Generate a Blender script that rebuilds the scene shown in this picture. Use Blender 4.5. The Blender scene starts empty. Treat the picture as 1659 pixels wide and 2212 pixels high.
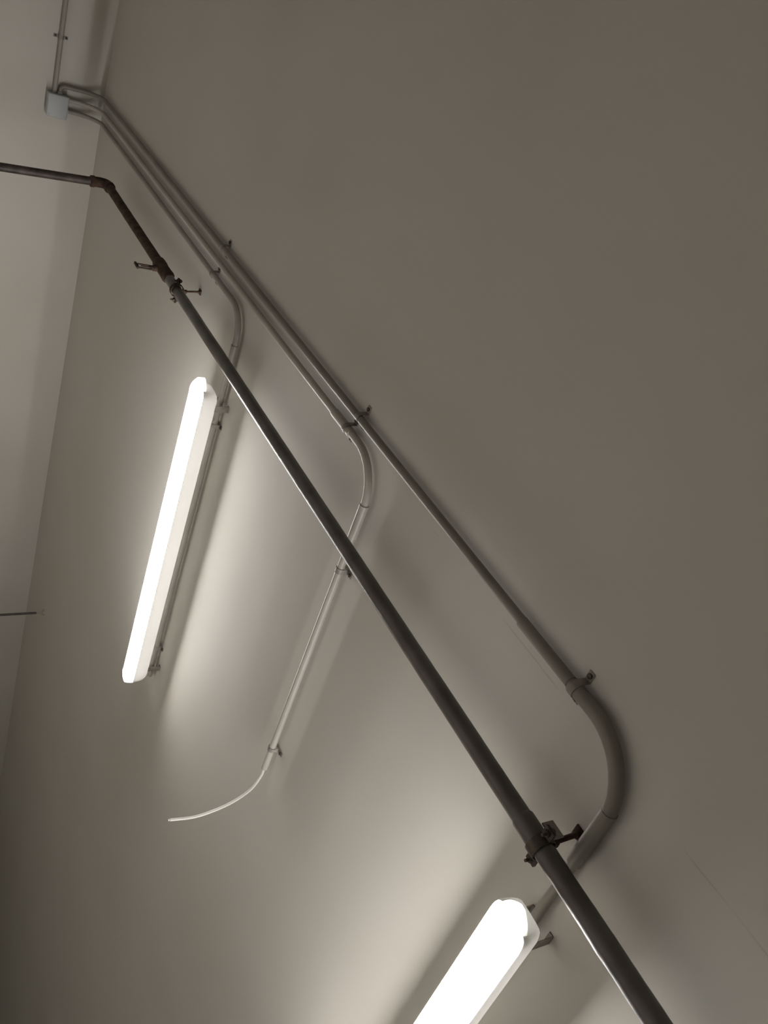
import bpy, bmesh, math, random
from mathutils import Vector, Matrix, noise

random.seed(7)
SC = bpy.context.scene
COL = SC.collection

# ------------------------------------------------------------------ camera
HC = 2.90            # ceiling height (m)
EYE = 1.70           # camera height
W_PX, H_PX, F_PX = 1659.0, 2212.0, 1850.27

def P(u, v, d):
    """u = towards the end wall, v = along that wall, d = metres below the ceiling"""
    return Vector((u, -v, HC - d))

RA = Vector((-0.434700, -0.588189, 0.681906))     # image axes of the u direction
RB = Vector((-0.320427, 0.808870, 0.493443))      # of the v direction
RN = Vector((0.84166262, 0.00400012, 0.53998892)) # of up
RA.normalize()
RB = (RB - RA * RB.dot(RA)).normalized()
RN = -(RA.cross(RB)).normalized()
def img_to_world(e):
    return Vector((RA.dot(e), -RB.dot(e), RN.dot(e)))
cam_d = bpy.data.cameras.new('camera')
cam = bpy.data.objects.new('camera', cam_d)
COL.objects.link(cam)
right, up, back = img_to_world(Vector((1, 0, 0))), img_to_world(Vector((0, -1, 0))), img_to_world(Vector((0, 0, -1)))
m = Matrix((right, up, back)).transposed().to_4x4()
m.translation = Vector((0, 0, EYE))
cam.matrix_world = m
cam_d.sensor_fit = 'AUTO'
cam_d.sensor_width = 36.0
cam_d.lens = F_PX * 36.0 / H_PX
cam_d.clip_start = 0.02
cam_d.clip_end = 60
SC.camera = cam

# ------------------------------------------------------------------ world and exposure
wd = bpy.data.worlds.new('world')
SC.world = wd
wd.use_nodes = True
bg = wd.node_tree.nodes['Background']
bg.inputs[0].default_value = (0.55, 0.52, 0.48, 1)
bg.inputs[1].default_value = 0.02
SC.view_settings.view_transform = 'Standard'
SC.view_settings.look = 'None'
SC.view_settings.exposure = 0.0
SC.view_settings.gamma = 1.0
SC.view_settings.use_curve_mapping = False
LAMP_POWER = 84.0     # brightness of the opal lamp covers
LAMP_COLOR = (1.0, 0.975, 0.955)

# ------------------------------------------------------------------ materials
def new_mat(name):
    mt = bpy.data.materials.new(name)
    mt.use_nodes = True
    nt = mt.node_tree
    return mt, nt, nt.nodes['Principled BSDF']

def noise_mat(name, c1, c2, scale=8.0, rough=0.6, metal=0.0, bump=0.1, detail=4.0, spec=0.5, bump_scale=None, lo=0.35, hi=0.65):
    mt, nt, b = new_mat(name)
    tc = nt.nodes.new('ShaderNodeTexCoord')
    nz = nt.nodes.new('ShaderNodeTexNoise')
    nz.inputs['Scale'].default_value = scale
    nz.inputs['Detail'].default_value = detail
    nt.links.new(tc.outputs['Object'], nz.inputs['Vector'])
    rp = nt.nodes.new('ShaderNodeValToRGB')
    rp.color_ramp.elements[0].position = lo
    rp.color_ramp.elements[1].position = hi
    rp.color_ramp.elements[0].color = (*c1, 1)
    rp.color_ramp.elements[1].color = (*c2, 1)
    nt.links.new(nz.outputs['Fac'], rp.inputs['Fac'])
    nt.links.new(rp.outputs['Color'], b.inputs['Base Color'])
    b.inputs['Roughness'].default_value = rough
    b.inputs['Metallic'].default_value = metal
    b.inputs['Specular IOR Level'].default_value = spec
    if bump:
        n2 = nt.nodes.new('ShaderNodeTexNoise')
        n2.inputs['Scale'].default_value = bump_scale or scale * 6
        n2.inputs['Detail'].default_value = 3
        nt.links.new(tc.outputs['Object'], n2.inputs['Vector'])
        bp = nt.nodes.new('ShaderNodeBump')
        bp.inputs['Strength'].default_value = bump
        bp.inputs['Distance'].default_value = 0.002
        nt.links.new(n2.outputs['Fac'], bp.inputs['Height'])
        nt.links.new(bp.outputs['Normal'], b.inputs['Normal'])
    return mt

PAINT1, PAINT2 = (0.555, 0.528, 0.472), (0.585, 0.562, 0.512)
M_WALL = noise_mat('painted_plaster', PAINT1, PAINT2, 1.3, 0.75, 0, 0.25, 2, 0.25, 14)
M_FLOOR = noise_mat('concrete_floor', (0.70, 0.67, 0.62), (0.76, 0.73, 0.68), 1.5, 0.7, 0, 0.3)
M_CONDUIT = noise_mat('painted_conduit', (0.28, 0.26, 0.225), (0.34, 0.315, 0.28), 5, 0.42, 0, 0.05, 3, 0.5)
M_CONDUIT2 = noise_mat('darker_conduit', (0.20, 0.18, 0.15), (0.25, 0.23, 0.195), 5, 0.42, 0, 0.05, 3, 0.5)  # darker tone of the conduit colour, for the longest run
M_CONDUIT3 = noise_mat('paler_conduit', (0.40, 0.375, 0.33), (0.46, 0.435, 0.39), 5, 0.42, 0, 0.05, 3, 0.5)
M_SADDLE = noise_mat('dull_clip_metal', (0.20, 0.18, 0.155), (0.34, 0.31, 0.28), 30, 0.5, 0.3, 0.2)
M_DROP = noise_mat('blackened_pipe', (0.032, 0.024, 0.020), (0.085, 0.068, 0.058), 14, 0.5, 0.05, 0.4, 4, 0.35)
M_SCREW = noise_mat('dark_screw', (0.06, 0.05, 0.04), (0.11, 0.09, 0.07), 40, 0.5, 0.6, 0.1)
M_PIPE = noise_mat('dark_painted_pipe', (0.082, 0.070, 0.060), (0.145, 0.130, 0.118), 9, 0.38, 0.05, 0.5, 5, 0.5, 35)
M_RUST = noise_mat('rusty_iron', (0.030, 0.019, 0.013), (0.085, 0.048, 0.033), 26, 0.75, 0.1, 0.8, 6, 0.3, 60)
M_BOX = noise_mat('grey_plastic', (0.40, 0.41, 0.42), (0.44, 0.45, 0.46), 6, 0.45, 0, 0.03)
M_CABLE = noise_mat('white_cable_sheath', (0.62, 0.59, 0.55), (0.68, 0.65, 0.60), 9, 0.5, 0, 0.03)
M_COPPER = noise_mat('bare_copper_tips', (0.42, 0.24, 0.14), (0.55, 0.33, 0.2), 30, 0.35, 0.8, 0)
M_HOUSING = noise_mat('white_lamp_housing', (0.66, 0.65, 0.62), (0.70, 0.69, 0.66), 4, 0.45, 0, 0.02)
M_ROD = noise_mat('dark_hanging_rod', (0.06, 0.052, 0.045), (0.10, 0.088, 0.078), 15, 0.6, 0.3, 0.1)

# lamp cover: gives off the light
M_DIFF, nt, b = new_mat('lit_opal_cover')
b.inputs['Base Color'].default_value = (0.85, 0.85, 0.83, 1)
b.inputs['Roughness'].default_value = 0.4
b.inputs['Emission Color'].default_value = (*LAMP_COLOR, 1)
b.inputs['Emission Strength'].default_value = LAMP_POWER

# translucent end caps lit from inside by the cover they close
M_CAP = bpy.data.materials.new('opal_end_cap')
M_CAP.use_nodes = True
nt = M_CAP.node_tree
nt.nodes.remove(nt.nodes['Principled BSDF'])
tr = nt.nodes.new('ShaderNodeBsdfTranslucent'); tr.inputs['Color'].default_value = (0.62, 0.61, 0.58, 1)
df = nt.nodes.new('ShaderNodeBsdfDiffuse'); df.inputs['Color'].default_value = (0.70, 0.69, 0.67, 1)
mx = nt.nodes.new('ShaderNodeMixShader'); mx.inputs[0].default_value = 0.5
nt.links.new(tr.outputs[0], mx.inputs[1]); nt.links.new(df.outputs[0], mx.inputs[2])
nt.links.new(mx.outputs[0], nt.nodes['Material Output'].inputs['Surface'])

# white plastic of the lamp channel lets a little of the light through
nt = M_HOUSING.node_tree
b = nt.nodes['Principled BSDF']
tr = nt.nodes.new('ShaderNodeBsdfTranslucent'); tr.inputs['Color'].default_value = (0.9, 0.89, 0.86, 1)
mx = nt.nodes.new('ShaderNodeMixShader'); mx.inputs[0].default_value = 0.012
nt.links.new(b.outputs[0], mx.inputs[1]); nt.links.new(tr.outputs[0], mx.inputs[2])
nt.links.new(mx.outputs[0], nt.nodes['Material Output'].inputs['Surface'])

# ceiling: same paint, with the thin hairline crack that runs beside the conduits (a real mark of its own)
M_CEIL = noise_mat('painted_ceiling', PAINT1, PAINT2, 1.1, 0.75, 0, 0.22, 2, 0.25, 12)
nt = M_CEIL.node_tree
b = nt.nodes['Principled BSDF']
base_link = b.inputs['Base Color'].links[0]
src = base_link.from_socket
geo = nt.nodes.new('ShaderNodeNewGeometry')
sep = nt.nodes.new('ShaderNodeSeparateXYZ')
nt.links.new(geo.outputs['Position'], sep.inputs[0])
def math_node(op, a, bb=None, clamp=False):
    n = nt.nodes.new('ShaderNodeMath'); n.operation = op; n.use_clamp = clamp
    for i, x in enumerate((a, bb)):
        if x is None: continue
        if isinstance(x, (int, float)): n.inputs[i].default_value = x
        else: nt.links.new(x, n.inputs[i])
    return n.outputs[0]
wob = nt.nodes.new('ShaderNodeTexNoise'); wob.inputs['Scale'].default_value = 9.0; wob.inputs['Detail'].default_value = 4
nt.links.new(geo.outputs['Position'], wob.inputs['Vector'])
off = math_node('MULTIPLY', math_node('SUBTRACT', wob.outputs['Fac'], 0.5), 0.012)
dist = math_node('ABSOLUTE', math_node('ADD', math_node('ADD', sep.outputs['Y'], 1.003), off))
line = math_node('SUBTRACT', 1.0, math_node('DIVIDE', dist, 0.0028), True)
gap = nt.nodes.new('ShaderNodeTexNoise'); gap.inputs['Scale'].default_value = 4.5; gap.inputs['Detail'].default_value = 1
nt.links.new(geo.outputs['Position'], gap.inputs['Vector'])
gapf = math_node('MULTIPLY', math_node('SUBTRACT', gap.outputs['Fac'], 0.50), 8.0, True)
nearu = math_node('LESS_THAN', sep.outputs['X'], 1.5)
fac = math_node('MULTIPLY', math_node('MULTIPLY', math_node('MULTIPLY', line, gapf), nearu), 0.32)
mixc = nt.nodes.new('ShaderNodeMix'); mixc.data_type = 'RGBA'
nt.links.new(fac, mixc.inputs[0])
nt.links.new(src, mixc.inputs[6])
mixc.inputs[7].default_value = (0.20, 0.175, 0.15, 1)
nt.links.new(mixc.outputs[2], b.inputs['Base Color'])

# ------------------------------------------------------------------ mesh helpers
def link_mesh(name, bm, mat, parent=None, smooth=True, angle=40):
    me = bpy.data.meshes.new(name)
    bmesh.ops.recalc_face_normals(bm, faces=bm.faces[:])
    if smooth:
        for f in bm.faces: f.smooth = True
        for e in bm.edges:
            if len(e.link_faces) == 2 and e.calc_face_angle(0) > math.radians(angle): e.smooth = False
    bm.to_mesh(me); bm.free()
    me.materials.append(mat)
    o = bpy.data.objects.new(name, me)
    COL.objects.link(o)
    if parent is not None:
        o.parent = parent
        loc = parent_world(parent)
        me.transform(Matrix.Translation(-loc))
    return o

def parent_world(o):
    v = Vector(o.location)
    while o.parent is not None:
        o = o.parent; v += Vector(o.location)
    return v

def thing(name, loc, label, cat, group=None):
    o = bpy.data.objects.new(name, None)
    o.empty_display_size = 0.05
    COL.objects.link(o)
    o.location = loc
    o['label'] = label; o['category'] = cat
    if group: o['group'] = group
    return o

def frame_of(t):
    t = t.normalized()
    a = Vector((0, 0, 1)) if abs(t.z) < 0.9 else Vector((1, 0, 0))
    n = t.cross(a).normalized()
    return t, n, t.cross(n).normalized()

def add_tube(bm, pts, radii, seg=20, cap=True):
    pts = [Vector(p) for p in pts]
    if not hasattr(radii, '__len__'): radii = [radii] * len(pts)
    T = []
    for i in range(len(pts)):
        a = pts[max(i - 1, 0)]; c = pts[min(i + 1, len(pts) - 1)]
        if i > 0 and i < len(pts) - 1 and (pts[i]-pts[i-1]).length > 1e-7 and (pts[i+1]-pts[i]).length > 1e-7:
            t = (pts[i] - pts[i - 1]).normalized() + (pts[i + 1] - pts[i]).normalized()
        else:
            t = c - a
        T.append(t.normalized())
    _, n, _ = frame_of(T[0])
    rings = []
    for i, p in enumerate(pts):
        t = T[i]
        n = (n - t * n.dot(t)).normalized()
        bn = t.cross(n)
        rings.append([bm.verts.new(p + (n * math.cos(2*math.pi*k/seg) + bn * math.sin(2*math.pi*k/seg)) * radii[i]) for k in range(seg)])
    for i in range(len(rings) - 1):
        for k in range(seg):
            bm.faces.new((rings[i][k], rings[i][(k+1) % seg], rings[i+1][(k+1) % seg], rings[i+1][k]))
    if cap:
        bm.faces.new(rings[0]); bm.faces.new(list(reversed(rings[-1])))

def fillet(pts, r, n=12):
    """polyline with its inner corners rounded to radius r (number or list)"""
    pts = [Vector(p) for p in pts]
    out = [pts[0]]
    for i in range(1, len(pts) - 1):
        rr = r[i - 1] if hasattr(r, '__len__') else r
        a = (pts[i-1] - pts[i]); c = (pts[i+1] - pts[i])
        la, lc = a.length, c.length
        a.normalize(); c.normalize()
        ang = a.angle(c)
        if rr <= 0 or ang > math.pi - 0.02:
            out.append(pts[i]); continue
        t = min(rr / math.tan(ang / 2), la * 0.49 if i > 1 else la * 0.98, lc * 0.49 if i < len(pts) - 2 else lc * 0.98)
        rad = t * math.tan(ang / 2)
        bis = (a + c).normalized()
        cen = pts[i] + bis * (rad / math.sin(ang / 2))
        s, e = pts[i] + a * t, pts[i] + c * t
        vs, ve = s - cen, e - cen
        tot = vs.angle(ve)
        for k in range(n + 1):
            f = k / n
            v = vs * (math.sin((1 - f) * tot) / math.sin(tot)) + ve * (math.sin(f * tot) / math.sin(tot))
            out.append(cen + v)
    out.append(pts[-1])
    return out

def stretch(a, b, n):
    a, b = Vector(a), Vector(b)
    return [a.lerp(b, k / n) for k in range(n + 1)]

def add_box(bm, c, half, axes=None, bevel=0.0, seg=2):
    tb = bmesh.new()
    bmesh.ops.create_cube(tb, size=2)
    for v in tb.verts: v.co = Vector((v.co.x * half[0], v.co.y * half[1], v.co.z * half[2]))
    if bevel: bmesh.ops.bevel(tb, geom=tb.edges[:], offset=bevel, segments=seg, profile=0.5, affect='EDGES')
    M = Matrix.Identity(3) if axes is None else Matrix(axes).transposed()
    for v in tb.verts: v.co = M @ v.co + Vector(c)
    merge(bm, tb)

def merge(bm, tb):
    me = bpy.data.meshes.new('tmp'); tb.to_mesh(me); tb.free()
    bm.from_mesh(me); bpy.data.meshes.remove(me)

def add_profile(bm, prof, path_a, path_b, ax_x, ax_y, cap=True):
    """closed 2D profile swept straight from a to b"""
    a = [bm.verts.new(Vector(path_a) + ax_x * x + ax_y * y) for x, y in prof]
    c = [bm.verts.new(Vector(path_b) + ax_x * x + ax_y * y) for x, y in prof]
    n = len(prof)
    for k in range(n): bm.faces.new((a[k], a[(k+1) % n], c[(k+1) % n], c[k]))
    if cap: bm.faces.new(a); bm.faces.new(list(reversed(c)))

def add_hex(bm, p, axis, r, h):
    add_tube(bm, [Vector(p), Vector(p) + Vector(axis).normalized() * h], r, 6)

UX, VY, UP = Vector((1, 0, 0)), Vector((0, -1, 0)), Vector((0, 0, 1))   # u, v and up in world

# ------------------------------------------------------------------ the room
U0, U1, V0, V1 = -3.6, 5.05, -4.6, 8.6
def slab(name, lo, hi, mat):
    bm = bmesh.new()
    lo, hi = Vector(lo), Vector(hi)
    c = (lo + hi) / 2; h = (hi - lo) / 2
    add_box(bm, c, (abs(h.x), abs(h.y), abs(h.z)))
    o = link_mesh(name, bm, mat, smooth=False)
    o['kind'] = 'structure'
    return o
slab('ceiling', (U0 - .2, -V1 - .2, HC), (U1 + .2, -V0 + .2, HC + .2), M_CEIL)
slab('floor', (U0 - .2, -V1 - .2, -.2), (U1 + .2, -V0 + .2, 0), M_FLOOR)
slab('wall_end', (U1, -V1, 0), (U1 + .2, -V0, HC), M_WALL)
slab('wall_back', (U0 - .2, -V1, 0), (U0, -V0, HC), M_WALL)
slab('wall_left', (U0 - .2, -V0, 0), (U1 + .2, -V0 + .2, HC), M_WALL)
slab('wall_right', (U0 - .2, -V1 - .2, 0), (U1 + .2, -V1, HC), M_WALL)

# ------------------------------------------------------------------ lamps
def half_profile(hw, d0, d1, n=14, flat=0.0, power=2.4):
    """opal cover cross-section, from d0 down to d1"""
    pr = []
    for k in range(n + 1):
        a = math.pi * k / n
        cx, sx = math.cos(a), math.sin(a)
        x = hw * math.copysign(abs(cx) ** (2 / power), cx)
        y = -(d0 + (d1 - d0) * abs(sx) ** (2 / power))
        pr.append((x, y))
    return pr

def tube_lamp(uc, v0, v1, label):
    base = P(uc, (v0 + v1) / 2, 0)
    t = thing('tube_lamp', base, label, 'lamp', 'tube lamps on the ceiling')
    # housing: white channel hung just under the ceiling, its lower lip a little wider than the cover
    bm = bmesh.new()
    # (thin moulded shell, open underneath where the cover closes it)
    out = [(-.0505, -.1120), (-.0515, -.106), (-.0495, -.090), (-.046, -.072), (-.041, -.059), (-.034, -.0515), (-.020, -.050), (.020, -.050), (.034, -.0515), (.041, -.059), (.046, -.072), (.0495, -.090), (.0515, -.106), (.0505, -.1120)]
    rings = []
    for vv, sc in ((v0 + .034, .62), (v0 + .040, .82), (v0 + .052, .94), (v0 + .070, 1), (v1 - .070, 1), (v1 - .052, .94), (v1 - .040, .82), (v1 - .034, .62)):
        rings.append([bm.verts.new(P(uc, vv, 0) + UX * x * (.4 + .6 * sc) + UP * (-.112 + (y + .112) * sc)) for x, y in out])
    for ra, rb in zip(rings, rings[1:]):
        for k in range(len(out) - 1): bm.faces.new((ra[k], ra[k+1], rb[k+1], rb[k]))
    bm.faces.new(rings[0]); bm.faces.new(list(reversed(rings[-1])))
    link_mesh('housing', bm, M_HOUSING, t)
    # metal straps that hold it to the ceiling, clear of the conduit
    for v in (v0 + .10, v1 - .10):
        for s in (-1, 1):
            bm = bmesh.new()
            x0, x1, x2 = .0365 * s, .0335 * s, .0240 * s
            prs = [(x0, -.0535), (x1, -.0525), (x1, -.0035), (x2, -.0035), (x2, -.0008), (x0, -.0008)]
            add_profile(bm, prs, P(uc, v - .012, 0), P(uc, v + .012, 0), UX, UP)
            link_mesh('hanging_strap', bm, M_SADDLE, t)
    # opal cover, with its own closed ends
    bm = bmesh.new()
    add_profile(bm, half_profile(.0400, .1080, .1430, power=2.3), P(uc, v0 + .055, 0), P(uc, v1 - .055, 0), UX, UP)
    link_mesh('lamp_cover', bm, M_DIFF, t)
    # tapered opal end caps
    for s, ve in ((-1, v0 + .055), (1, v1 - .055)):
        bm = bmesh.new()
        rings = []
        for i in range(9):
            f = i / 8
            sc = (1 - f ** 2.2) * 0.85 + 0.15
            hp = [(x * sc, y) for x, y in half_profile(.0420, .101, .1445 - .014 * f ** 2)]
            rings.append([bm.verts.new(P(uc, ve + s * (.055 * f), 0) + UX * x + UP * y) for x, y in hp])
        n = len(rings[0])
        for i in range(8):
            for k in range(n):
                bm.faces.new((rings[i][k], rings[i][(k+1) % n], rings[i+1][(k+1) % n], rings[i+1][k]))
        bm.faces.new(rings[-1])
        link_mesh('end_cap', bm, M_CAP, t)
    # cable gland on top
    bm = bmesh.new()
    add_tube(bm, [P(uc, v0 + .16, .048), P(uc, v0 + .16, .040), P(uc, v0 + .16, .0345)], [.011, .010, .006], 12)
    link_mesh('cable_gland', bm, M_HOUSING, t)
    return t

tube_lamp(2.612, 1.312, 2.812, 'lit white tube lamp further away, whole in view, left of the dark pipe')
tube_lamp(0.550, 1.318, 2.818, 'lit white tube lamp nearest the viewer, cut off by the bottom edge')

# ------------------------------------------------------------------ conduits
def saddle(parent, c, along, r, hh, out=UP * -1, ear=.024, mat=None, screws=True, wdt=.008):
    """two-eared strap over a conduit whose axis passes c; hh = distance from axis to surface"""
    along = along.normalized()
    side = along.cross(out).normalized()
    bm = bmesh.new()
    th = .0018
    inner, outer = [], []
    n = 10
    base = -hh + th
    pts = [(-r - ear, base), (-r - .002, base)]
    pts += [((r + .0012) * math.cos(math.pi - math.pi * k / n), (r + .0012) * math.sin(math.pi - math.pi * k / n)) for k in range(n + 1)]
    pts += [(r + .002, base), (r + ear, base)]
    rows = []
    for i, (x, y) in enumerate(pts):
        a = Vector(pts[max(i-1, 0)]); b2 = Vector(pts[min(i+1, len(pts)-1)])
        tt = (b2 - a).normalized(); nn = Vector((-tt.y, tt.x))
        q = []
        for (w, o) in ((-wdt, -th/2), (wdt, -th/2), (wdt, th/2), (-wdt, th/2)):
            xx, yy = x + nn.x * o, y + nn.y * o
            q.append(bm.verts.new(Vector(c) + side * xx + out * yy + along * w))
        rows.append(q)
    for i in range(len(rows) - 1):
        for k in range(4):
            bm.faces.new((rows[i][k], rows[i][(k+1) % 4], rows[i+1][(k+1) % 4], rows[i+1][k]))
    bm.faces.new(rows[0]); bm.faces.new(list(reversed(rows[-1])))
    o = link_mesh('saddle_clip', bm, mat or M_SADDLE, parent)
    if screws:
        for s in (-1, 1):
            bm = bmesh.new()
            p = Vector(c) + side * s * (r + ear * .62) + out * (base)
            add_tube(bm, [p, p + out * .0045, p + out * .006], [.0058, .0058, .0035], 10)
            link_mesh('screw', bm, M_SCREW, o)
    return o

def conduit(label, pts, fr, r, couplers, saddles, group='pale conduits on the ceiling', base=None, mat=None):
    mat = mat or M_CONDUIT
    t = thing('conduit', base or pts[0], label, 'conduit', group)
    path = fillet(pts, fr, 16)
    bm = bmesh.new()
    add_tube(bm, path, r, 20)
    link_mesh('conduit_tube', bm, mat, t)
    for c in couplers:                                  # c = list of points, radius
        bm = bmesh.new()
        pp = c[0]
        rr = [c[1]] * len(pp)
        pp2 = [pp[0]] + pp + [pp[-1]]
        add_tube(bm, [pp[0] + (pp[0]-pp[1]).normalized()*.0012] + pp + [pp[-1] + (pp[-1]-pp[-2]).normalized()*.0012], [r] + rr + [r], 20)
        link_mesh('coupler', bm, mat, t)
    for s in saddles:
        saddle(t, *s)
    return t

D = .022
R = .0108
WU = 5.028          # axis of the conduits that stand on the end wall
# A: shortest, to the far lamp
A_pts = [P(WU, 1.050, .192), P(WU, 1.050, D), P(2.615, 1.057, D), P(2.615, 2.79, D)]
conduit('shortest pale conduit, lowest of the three along the ceiling, turning to the far lamp', A_pts, [.13, .11], R,
        [([P(2.615, 1.175, D), P(2.615, 1.262, D)], .0132)],
        [(P(2.958, 1.057, D), UX, R, D), (P(2.615, 1.500, D), VY, R, D, UP * -1, .012), (P(2.615, 2.62, D), VY, R, D, UP * -1, .012),
         ])
# B: middle, ends with a bare cable
B_pts = [P(WU, .995, .192), P(WU, .995, D), P(1.576, 1.002, D), P(1.576, 2.168, D)]
conduit('middle pale conduit that turns off and ends open between the two lamps', B_pts, [.13, .125], R,
        [([P(1.576, 1.118, D), P(1.576, 1.225, D)], .0134), ([P(1.86, 1.002, D), P(1.745, 1.002, D)], .0134)],
        [(P(1.772, 1.002, D), UX, .0134, D), (P(1.576, 1.338, D), VY, R, D), (P(1.576, 2.072, D), VY, R, D)], mat=M_CONDUIT3)
# C: the longest, to the near lamp
C_pts = [P(WU, .972, .226), P(WU, .934, .226), P(WU, .934, D), P(0.558, .950, D), P(0.558, 1.62, D)]
bend = fillet([P(.76, .950, D), P(.558, .950, D), P(.558, 1.12, D)], .135, 16)
conduit('longest pale conduit, outermost on the ceiling, bending towards the nearest lamp', C_pts, [.025, .13, .135], R,
        [([P(.935, .950, D), P(.765, .950, D)], .0130), (bend, .0152),
         ([P(.558, 1.068, D), P(.558, 1.215, D)], .0165)],
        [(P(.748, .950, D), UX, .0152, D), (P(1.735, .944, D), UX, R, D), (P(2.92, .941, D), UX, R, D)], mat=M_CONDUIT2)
# D: along the wall from the box
D_pts = [P(WU, .975, .252), P(WU, -3.2, .252)]
conduit('pale conduit running along the end wall away from the grey box', D_pts, 0, .0112, [],
        [(P(WU, .712, .252), VY, .0112, .022, UX * -1), (P(WU, -.55, .252), VY, .0112, .022, UX * -1), (P(WU, -1.9, .252), VY, .0112, .022, UX * -1)],
        base=P(5.05, -1.1, .252))

# bare cable hanging from conduit B
cab = thing('loose_cable', P(1.576, 2.165, .022), 'loose white cable drooping out of the open middle conduit', 'cable')
ctrl = [P(1.576, 2.1690, .022), P(1.576, 2.180, .0222), P(1.575, 2.205, .024), P(1.575, 2.264, .042), P(1.575, 2.311, .085), P(1.575, 2.342, .142), P(1.575, 2.360, .216), P(1.575, 2.350, .300)]
def catmull(pts, n=8):
    out = []
    for i in range(len(pts) - 1):
        p0, p1, p2, p3 = pts[max(i-1, 0)], pts[i], pts[i+1], pts[min(i+2, len(pts)-1)]
        for k in range(n):
            t = k / n
            out.append(.5 * ((2*p1) + (p2-p0)*t + (2*p0-5*p1+4*p2-p3)*t*t + (3*p1-p0-3*p2+p3)*t**3))
    out.append(pts[-1])
    return out
path = catmull(ctrl)
bm = bmesh.new()
add_tube(bm, path, .0045, 12)
link_mesh('sheath', bm, M_CABLE, cab)
e, dr = path[-1], (path[-1] - path[-2]).normalized()
for k in range(3):
    bm = bmesh.new()
    o = Vector((math.cos(2.1*k), math.sin(2.1*k), 0)) * .0019
    add_tube(bm, [e - dr*.004 + o, e + dr*.006 + o*1.3], .0014, 8)
    link_mesh('core_wire', bm, M_CABLE, cab)

# ------------------------------------------------------------------ junction box on the end wall
bx = thing('junction_box', P(5.05, 1.03, .235), 'small grey square box high on the end wall where the conduits meet', 'junction box')
bm = bmesh.new()
add_box(bm, P(5.024, 1.030, .237), (.026, .055, .049), bevel=.006, seg=3)
link_mesh('box_body', bm, M_BOX, bx)
bm = bmesh.new()
add_box(bm, P(4.991, 1.030, .237), (.009, .057, .051), bevel=.006, seg=3)
lid = link_mesh('box_lid', bm, M_BOX, bx)
for sv in (-1, 1):
    for sd in (-1, 1):
        bm = bmesh.new()
        q = P(4.9825, 1.030 + sv * .044, .237 + sd * .038)
        add_tube(bm, [q, q - UX * .0022], [.0042, .0036], 10)
        link_mesh('screw', bm, M_BOX, lid)
for q, ax in ((P(WU, 1.050, .189), UP), (P(WU, .995, .189), UP), (P(WU, .976, .226), VY * -1), ):
    bm = bmesh.new()
    add_tube(bm, [q - ax*.003, q + ax * .012], .0150, 14)
    link_mesh('entry_collar', bm, M_BOX, bx)

# ------------------------------------------------------------------ dark pipe
PV, PD, PR = 1.186, .100, .0205
pp = thing('steel_pipe', P(1.9, PV, PD), 'long dark steel pipe slung under the ceiling, turning down before the end wall', 'pipe')
def rough_pipe(name, pts, r, amp, mat, parent, seg=24):
    bm = bmesh.new()
    add_tube(bm, pts, r, seg)
    for v in bm.verts:
        k = noise.noise(v.co * 14) * amp + noise.noise(v.co * 45) * amp * .5
        ax = Vector((0, -PV, HC - PD))
        dv = v.co - Vector((v.co.x, ax.y, ax.z))
        if dv.length > 1e-4: v.co += dv.normalized() * k
    return link_mesh(name, bm, mat, parent)
near_end = -1.6
rough_pipe('pipe_length', stretch(P(3.18, PV, PD), P(.56, PV, PD), 200), PR - .0006, .0004, M_PIPE, pp)
rough_pipe('pipe_length', stretch(P(.60, PV, PD), P(near_end, PV, PD), 300), PR + .0006, .0012, M_PIPE, pp)
rough_pipe('pipe_length', stretch(P(4.30, PV, PD), P(3.18, PV, PD), 60), PR - .0004, .0006, M_RUST, pp)
# elbow fitting
ELB = [P(4.27, PV, PD), P(4.335, PV, PD), P(4.335, PV + .004, PD + .07)]
el = fillet(ELB, .040, 14)
bm = bmesh.new()
add_tube(bm, el, PR + .0035, 20)
elb = link_mesh('elbow', bm, M_RUST, pp)
for a, c in ((P(4.262, PV, PD), P(4.288, PV, PD)), (P(4.335, PV + .003, PD + .055), P(4.335, PV + .0045, PD + .078))):
    bm = bmesh.new(); add_tube(bm, [a, a.lerp(c, .15), a.lerp(c, .85), c], [PR+.003, PR + .0065, PR+.0065, PR+.003], 20)
    link_mesh('elbow_rim', bm, M_RUST, elb)
# drop down to the floor
bm = bmesh.new()
add_tube(bm, stretch(P(4.335, PV + .003, PD + .05), P(4.335, 1.330, HC), 40), PR - .001, 20)
link_mesh('pipe_drop', bm, M_DROP, pp)
# coupling socket and tee with a small drain tap pointing down
bm = bmesh.new()
pc = [P(3.36, PV, PD), P(3.35, PV, PD), P(3.31, PV, PD), P(3.30, PV, PD), P(3.25, PV, PD), P(3.21, PV, PD), P(3.20, PV, PD)]
add_tube(bm, pc, [PR+.001, PR+.006, PR+.0065, PR+.0045, PR+.0045, PR+.006, PR+.001], 16)
sock = link_mesh('tee_fitting', bm, M_RUST, pp)
bm = bmesh.new()
add_tube(bm, [P(3.285, PV, PD + .015), P(3.285, PV, PD + .040), P(3.285, PV, PD + .041), P(3.285, PV, PD + .054)], [.013, .013, .0095, .0085], 12)
link_mesh('drain_outlet', bm, M_RUST, sock)
bm = bmesh.new()      # bent wire handle of the tap
q0 = P(3.285, PV, PD + .048)
add_tube(bm, fillet([q0 + UX*.016, q0 + UX*.018 - UP*.052, q0 - UX*.020 - UP*.056, q0 - UX*.022 - UP*.002], .008, 5), .0036, 8)
add_tube(bm, [q0 - UP*.004, q0 - UP*.040], [.0035, .0025], 8)
add_box(bm, q0 - UP*.058, (.026, .005, .004), bevel=.001)
link_mesh('tap_handle', bm, M_RUST, sock)
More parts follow.
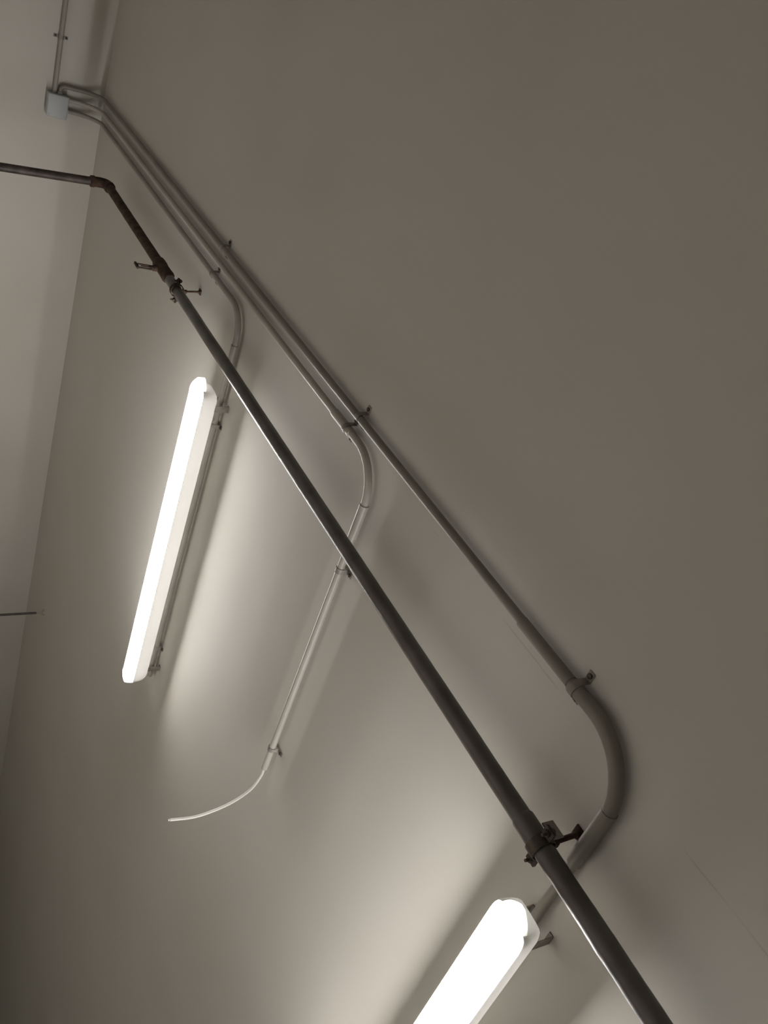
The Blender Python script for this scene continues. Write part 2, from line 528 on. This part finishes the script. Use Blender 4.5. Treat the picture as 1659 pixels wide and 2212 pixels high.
# reducing socket beside the near hanger
bm = bmesh.new()
add_tube(bm, [P(.655, PV, PD), P(.650, PV, PD), P(.585, PV, PD), P(.580, PV, PD)], [PR, PR + .0022, PR + .0022, PR], 24)
link_mesh('socket', bm, M_PIPE, pp)

# hangers
def hanger(u, foot_v, foot_u, label, big):
    t = thing('pipe_hanger', P(foot_u, foot_v, 0), label, 'pipe hanger', 'pipe hangers')
    # ceiling plate and nut
    bm = bmesh.new()
    if big:
        add_box(bm, P(foot_u, foot_v, .002), (.013, .013, .002), bevel=.0006)
        add_hex(bm, P(foot_u, foot_v, .003), -UP, .0085, .010)
    else:
        add_box(bm, P(foot_u, foot_v, .002), (.012, .010, .002), bevel=.0006)
        add_hex(bm, P(foot_u, foot_v, .003), -UP, .006, .006)
    link_mesh('ceiling_plate', bm, M_RUST, t)
    # threaded rod
    bm = bmesh.new()
    a, c = P(foot_u, foot_v, .004), P(u, PV, PD - PR - .010)
    n = 60 if big else 40
    rr = .0052 if big else .0036
    add_tube(bm, stretch(a, c, n), [rr + (.0006 if k % 2 else -.0004) for k in range(n + 1)], 10)
    link_mesh('threaded_rod', bm, M_RUST, t)
    # split clamp: two half rings with flanges and bolts
    w = .012 if big else .010
    ro = PR + .0048
    for s in (1, -1):
        bm = bmesh.new()
        rows = []
        pts = [(-ro - .022, .002), (-ro - .001, .002)] + [(ro * math.cos(math.pi - math.pi*k/12), max(.002, ro * math.sin(math.pi - math.pi*k/12))) for k in range(1, 12)] + [(ro + .001, .002), (ro + .022, .002)]
        for i, (x, y) in enumerate(pts):
            p0 = Vector(pts[max(i-1, 0)]); p1 = Vector(pts[min(i+1, len(pts)-1)])
            tt = (p1 - p0).normalized(); nn = Vector((-tt.y, tt.x))
            q = []
            for ww, oo in ((-w, -.0014), (w, -.0014), (w, .0014), (-w, .0014)):
                q.append(bm.verts.new(P(u, PV, PD) + VY * (x + nn.x*oo) + UP * s * (y + nn.y*oo) + UX * ww))
            rows.append(q)
        for i in range(len(rows)-1):
            for k in range(4):
                bm.faces.new((rows[i][k], rows[i][(k+1) % 4], rows[i+1][(k+1) % 4], rows[i+1][k]))
        bm.faces.new(rows[0]); bm.faces.new(list(reversed(rows[-1])))
        link_mesh('clamp_half', bm, M_RUST if not big else M_SCREW, t)
    for s in (-1, 1):
        bm = bmesh.new()
        q = P(u, PV, PD) + VY * s * (ro + .013)
        add_tube(bm, [q + UP * .013, q - UP * .018], .0034, 8)
        add_hex(bm, q + UP * .003, UP, .0072, .007)
        add_hex(bm, q - UP * .003, -UP, .0072, .006)
        link_mesh('bolt', bm, M_SCREW, t)
    # boss under the rod
    bm = bmesh.new()
    add_hex(bm, P(u, PV, PD - PR - .002), UP, .0105 if big else .008, .016)
    link_mesh('rod_nut', bm, M_RUST, t)
    return t
hanger(3.08, 1.186, 3.10, 'small rusty hanger holding the dark pipe at its far end near the tap', False)
hg = hanger(.590, 1.184, .592, 'rusty hanger with bolted clamp holding the dark pipe near the closest lamp', True)
bm = bmesh.new()          # bent lug plate beside the near clamp
add_box(bm, P(.607, PV - .012, PD - PR - .016), (.019, .0016, .014), bevel=.0006)
link_mesh('lug_plate', bm, M_SADDLE, hg)

# ------------------------------------------------------------------ hanging rod at the left
hr = thing('hanging_rod', P(4.568, 4.16, 0), 'thin dark rod hanging from the ceiling at the left edge', 'rod')
bm = bmesh.new()
add_tube(bm, [P(4.568, 4.16, 0), P(4.568, 4.16, .008), P(4.568, 4.16, .016)], [.022, .020, .009], 16)
link_mesh('ceiling_rose', bm, M_CONDUIT, hr)
bm = bmesh.new()
add_tube(bm, [P(4.568, 4.16, .014), P(4.568, 4.16, .052)], .0042, 8)
link_mesh('hook', bm, M_CONDUIT, hr)
bm = bmesh.new()
add_tube(bm, [P(4.568, 4.16, .048), P(4.568, 4.16, .05), P(4.568, 4.16, 1.05)], [.005, .0078, .0078], 10)
link_mesh('rod', bm, M_ROD, hr)
